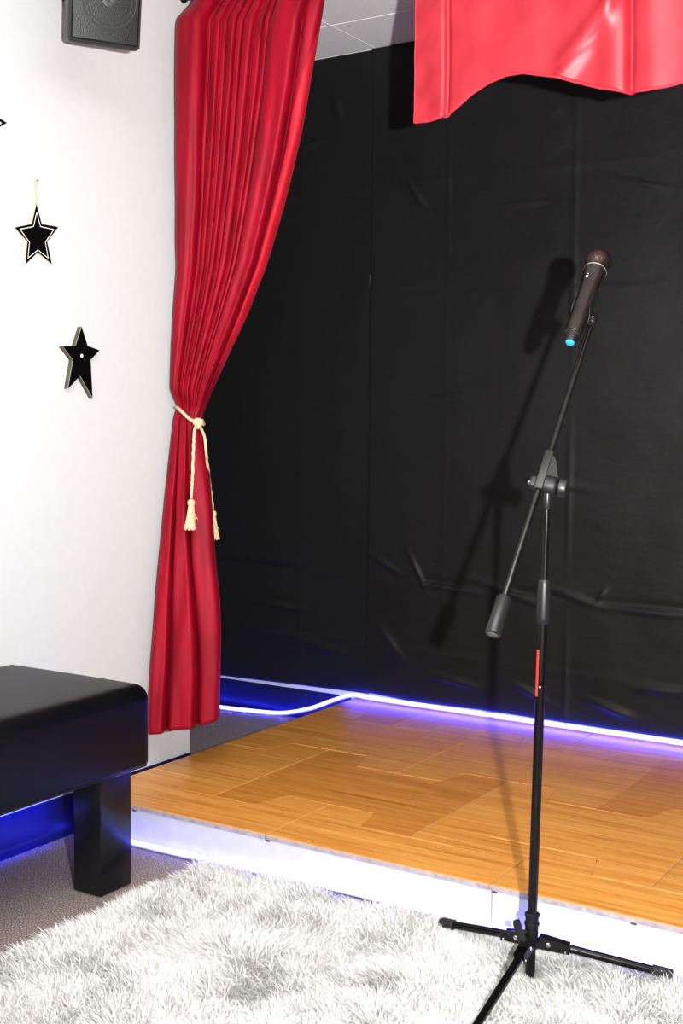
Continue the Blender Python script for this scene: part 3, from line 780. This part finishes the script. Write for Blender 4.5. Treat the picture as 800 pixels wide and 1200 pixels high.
# boom arm in the plane x = 1.344, leaning over the stage
XB = 1.344
b_lo = at(577, 744, 0, XB); b_hi = at(691.5, 382, 0, XB)
bax = (b_hi-b_lo).normalized(); BL = (b_hi-b_lo).length
def bpt(v):                                           # the boom point seen at photo row v
    t0, t1 = 0.0, 1.0
    for _ in range(40):
        tm = (t0+t1)/2; P = b_lo+(b_hi-b_lo)*tm-CAM
        if 600-F_PX*P.dot(UPV)/P.dot(FWD) > v: t0 = tm
        else: t1 = tm
    return b_lo+(b_hi-b_lo)*t0
bm = bmesh.new(); add_rod(bm, b_lo+bax*.03, b_hi, .0064, 20); obj('boom_arm', bm, M_TUBE, stand)
bm = bmesh.new(); cwL = (bpt(700)-b_lo).length
add_rev(bm, b_lo, bax, [(0, .0115), (.0015, .0138), (.004, .0145), (cwL-.003, .0145), (cwL, .0125)], 28)
cwt = obj('counterweight', bm, M_PLASTIC, stand)
bm = bmesh.new(); add_rev(bm, b_lo-bax*.0006, bax, [(0, .0095), (.0006, .0105)], 24); obj('end_cap', bm, M_STARSIDE, cwt)
# boom clutch: channel holding the arm, pivot block with knob and bolt, neck on the pole
cx_ = V((.95, .31, 0)).normalized()
cx_ = (cx_ - bax*cx_.dot(bax)).normalized()
cu_ = cx_.cross(bax).normalized()                     # across the arm
c0, c1 = bpt(575), bpt(531)
clen = (c1-c0).length
MB = Matrix(((cx_.x, bax.x, cu_.x, c0.x), (cx_.y, bax.y, cu_.y, c0.y), (cx_.z, bax.z, cu_.z, c0.z), (0, 0, 0, 1)))
bm = bmesh.new(); add_box(bm, (-.0080, 0, -.0105), (.0080, clen, .0105), .0016, 2, 0, MB); clutch = obj('boom_clutch', bm, M_PLASTIC, stand)
pvo = bpt(567.5)                                      # the pivot axis crosses the arm here
bm = bmesh.new()
add_rev(bm, pvo+cx_*.0082, cx_, [(0, .017), (.002, .019), (.020, .019), (.024, .016), (.027, .012)], 26)
tmp = bmesh.new()
pl = [(.006, .004), (.030, .004), (.031, .030), (.016, clen*.80), (.006, clen*.92)]
A = [tmp.verts.new((a, b, -.0085)) for a, b in pl]; B = [tmp.verts.new((a, b, .0085)) for a, b in pl]
tmp.faces.new(A); tmp.faces.new(B[::-1])
for k in range(5): tmp.faces.new((A[k], B[k], B[(k+1) % 5], A[(k+1) % 5]))
merge(bm, tmp, 0, MB)
obj('pivot_block', bm, M_PLASTIC_D, clutch)
bm = bmesh.new(); kc = pvo+cx_*.0345; k1, k2 = frame(cx_)
n = 40; rings = []
for tt, rr in [(0, .012), (.001, .0165), (.003, .0185), (.0150, .0185), (.0168, .0172), (.0175, .014)]:
    rings.append([bm.verts.new(kc+cx_*tt+(k1*math.cos(2*PI*k/n)+k2*math.sin(2*PI*k/n))*rr*(1-.03*(k % 2))) for k in range(n)])
for A, B in zip(rings, rings[1:]):
    for k in range(n): bm.faces.new((A[k], A[(k+1) % n], B[(k+1) % n], B[k]))
bm.faces.new(rings[0][::-1]); bm.faces.new(rings[-1])
obj('knob', bm, M_PLASTIC, clutch)
ML = MB.copy(); ML.translation = pvo
bm = bmesh.new(); add_box(bm, (-.0195, -.010, -.009), (-.0078, .011, .009), .002, 2, 0, ML); obj('side_lug', bm, M_PLASTIC, clutch)
bm = bmesh.new(); add_rev(bm, pvo-cx_*.0245, cx_, [(0, .001), (.001, .003), (.0025, .0038), (.0060, .0038)], 14)
obj('bolt', bm, M_STEEL, clutch)
bm = bmesh.new(); zn = zat(597, 641)
add_rev(bm, pz(zn), pax, [(0, .0066), (.002, .0078), (.022, .0078), (.030, .0070)], 20); obj('neck', bm, M_PLASTIC, clutch)

# microphone clip on the boom tip
MT = at(667.6, 401.5, 0, XB-.003); MH = at(701.6, 305, 0, XB-.003)
max_ = (MH-MT).normalized(); MLEN = (MH-MT).length
rel = (b_hi - MT); mo = rel - max_*rel.dot(max_)       # from mic axis to the boom tip
mo_d = mo.normalized()
bm = bmesh.new(); add_rev(bm, b_hi-bax*.004, bax, [(0, .0085), (.001, .0105), (.005, .0105), (.006, .0085), (.010, .0085), (.012, .0102), (.034, .0102), (.037, .0085)], 20)
clip = obj('mic_clip', bm, M_PLASTIC_D, stand)
bm = bmesh.new()
cs, ce = MLEN*.26, MLEN*.60                            # the clip cradle along the handle
n = 14; RC = .0194
rows = []
sidev = max_.cross(mo_d).normalized()
for tt in np.linspace(cs, ce, 8):
    k_ = (tt-cs)/(ce-cs); span = lerp(1.15, 1.95, sm(0, .5, k_))
    o_, i_ = [], []
    for k in range(n+1):
        a = lerp(-span, span, k/n); dirv = mo_d*math.cos(a)+sidev*math.sin(a)
        o_.append(bm.verts.new(MT+max_*tt+dirv*(RC+.0018))); i_.append(bm.verts.new(MT+max_*tt+dirv*(RC-.0004)))
    rows.append((o_, i_))
for (o0, i0), (o1, i1) in zip(rows, rows[1:]):
    for k in range(n):
        bm.faces.new((o0[k], o0[k+1], o1[k+1], o1[k])); bm.faces.new((i0[k], i1[k], i1[k+1], i0[k+1]))
    bm.faces.new((o0[0], o1[0], i1[0], i0[0])); bm.faces.new((o0[n], i0[n], i1[n], o1[n]))
for o_, i_ in (rows[0], rows[-1]):
    for k in range(n): bm.faces.new((o_[k], i_[k], i_[k+1], o_[k+1]))
obj('cradle', bm, M_PLASTIC_D, clip)
bm = bmesh.new(); j0 = b_hi+bax*.030; j1 = MT+max_*(MLEN*.36)+mo_d*(RC+.001)
dj = (j1-j0).normalized(); sx = V((1, 0, 0))
add_tube(bm, spline([j0-dj*.004, j0.lerp(j1, .5), j1+dj*.002], 6), .0085, 12, flat=.8)
obj('swivel', bm, M_PLASTIC_D, clip)
bm = bmesh.new(); add_rev(bm, j0.lerp(j1, .55)+V((.006, 0, 0)), (1, 0, 0), [(0, .004), (.004, .0042), (.005, .003)], 14); obj('swivel_screw', bm, M_STEEL, clip)

# ------------------------------------------------------------------ microphone
mic = thing('microphone', 'dark handheld microphone with a light blue end cap clipped to the boom tip', 'microphone', MT)
bm = bmesh.new(); L = MLEN
add_rev(bm, MT, max_, [(.022, .0152), (.024, .0172), (.032, .0178), (L*.32, .0182), (L*.5, .0186), (L*.64, .0190), (L*.73, .0202), (L*.80, .0220), (L*.84, .0232), (L*.862, .0236)], 36)
obj('handle', bm, M_MIC, mic)
bm = bmesh.new(); add_rev(bm, MT, max_, [(.000, .0096), (.003, .0112), (.017, .0122), (.019, .0150), (.0235, .0160)], 30); obj('tail', bm, M_PLASTIC_D, mic)
bm = bmesh.new(); add_rev(bm, MT, max_, [(-.0026, .0068), (-.0020, .0080), (.000, .0090), (.0045, .0092)], 26); tc = obj('end_cap', bm, M_BLUE, mic); tc['label'] = 'light blue end cap'
bm = bmesh.new(); add_rev(bm, MT, max_, [(L*.856, .0232), (L*.858, .0242), (L*.864, .0244), (L*.866, .0238)], 36); obj('neck_ring', bm, M_STEEL, mic)
bm = bmesh.new(); hp = []
for k in range(15):
    a = lerp(-.95, PI/2, k/14); hp.append((L*.975+.0300*math.sin(a)*(1 if a < 0 else .90), max(.0274*math.cos(a), .0004 if a > 0 else .0232)))
add_rev(bm, MT, max_, hp, 36); head = obj('grille_head', bm, M_MICMESH, mic)
bm = bmesh.new(); add_rev(bm, MT, max_, [(L*.962, .0268), (L*.965, .0279), (L*.982, .0279), (L*.985, .0268)], 36); obj('grille_band', bm, M_MIC, head)
# slide switch and small white printed marks on the side seen from the room
toc = (CAM-MT); vdir = (toc-max_*toc.dot(max_)).normalized(); sd = max_.cross(vdir).normalized()
if sd.dot(RGT) < 0: sd = -sd
bm = bmesh.new()
d2 = (vdir*.80+sd*.60).normalized(); tng = max_.cross(d2).normalized(); rc = .0186
c = MT+max_*(L*.50)+d2*(rc-.0006)
MM = Matrix(((tng.x, max_.x, d2.x, c.x), (tng.y, max_.y, d2.y, c.y), (tng.z, max_.z, d2.z, c.z), (0, 0, 0, 1)))
add_box(bm, (-.0022, -.022, -.001), (.0022, .022, .0012), .0008, 2, 0, MM); obj('switch_slot', bm, M_PLASTIC_D, mic)
bm = bmesh.new()
d3 = (vdir*.83-sd*.56).normalized(); tg3 = max_.cross(d3).normalized()
if tg3.dot(sd) < 0: tg3 = -tg3
for (a, b, c_, d_) in ((.0, .000, .004, .001), (.0, .000, .0008, .004), (.0, .004, .0035, .005), (.004, .009, .0008, .0115), (.0005, .013, .003, .0125), (.003, .0165, .0036, .018)):
    q0 = MT+max_*(L*.70+b)+d3*.0203+tg3*(a-.003); q1 = MT+max_*(L*.70+d_)+d3*.0203+tg3*(c_-.003)
    add_tube(bm, [q0, q1], .00045, 6)
obj('printed_mark', bm, M_WHITE, mic)

# ------------------------------------------------------------------ light
def area(name, loc, target, size, energy, col=(1, 1, 1), shape='DISK', size_y=None):
    l = bpy.data.lights.new(name, 'AREA'); l.energy = energy; l.size = size; l.color = col; l.shape = shape
    if size_y: l.size_y = size_y
    o = bpy.data.objects.new(name, l); COL.objects.link(o); o.location = loc
    o.rotation_euler = (V(target)-V(loc)).to_track_quat('-Z', 'Y').to_euler(); return o
fl = area('camera_flash', (2.49, -2.262, 1.11), (.75, .9, 2.25), .034, 90, (1, .985, .97)); fl.data.spread = math.radians(130)
area('room_ceiling_lamp', (1.7, -1.5, 2.29), (1.7, -1.5, 0), 1.6, 44, (1, .97, .94), 'RECTANGLE', 1.2)
bg = area('added_bench_glow', (.10, -.45, .21), (0, -.45, .065), .7, 1.3, (.03, .05, 1), 'RECTANGLE', .04); bg.data.spread = math.radians(50)  # added blue lamp, unseen under the bench, to tint the baseboard
w = bpy.data.worlds.new('room_light'); SC.world = w; w.use_nodes = True
w.node_tree.nodes['Background'].inputs['Color'].default_value = (1, .99, .98, 1)
wt = w.node_tree
tc = wt.nodes.new('ShaderNodeTexCoord'); sx_ = wt.nodes.new('ShaderNodeSeparateXYZ'); rp = wt.nodes.new('ShaderNodeValToRGB'); mr = wt.nodes.new('ShaderNodeMapRange')
wt.links.new(tc.outputs['Generated'], sx_.inputs[0]); mr.inputs['From Min'].default_value = -1; mr.inputs['From Max'].default_value = 1
ad = wt.nodes.new('ShaderNodeMath'); ad.operation = 'MULTIPLY_ADD'; ad.inputs[1].default_value = -.55
ng = wt.nodes.new('ShaderNodeMath'); ng.operation = 'MULTIPLY'; ng.inputs[1].default_value = -.9
wt.links.new(sx_.outputs['Y'], ng.inputs[0]); wt.links.new(sx_.outputs['X'], ad.inputs[0]); wt.links.new(ng.outputs[0], ad.inputs[2]); wt.links.new(ad.outputs[0], mr.inputs['Value'])
for e_, (p_, c_) in zip(rp.color_ramp.elements, ((.30, .06), (.80, 1.0))): e_.position = p_; e_.color = (c_, c_*.99, c_*.98, 1)
wt.links.new(mr.outputs[0], rp.inputs['Fac']); wt.links.new(rp.outputs['Color'], wt.nodes['Background'].inputs['Color'])
wt.nodes['Background'].inputs['Strength'].default_value = .50
SC.view_settings.view_transform = 'Standard'
try: SC.view_settings.look = 'Medium High Contrast'
except Exception: SC.view_settings.look = 'None'
SC.view_settings.exposure = 0.0
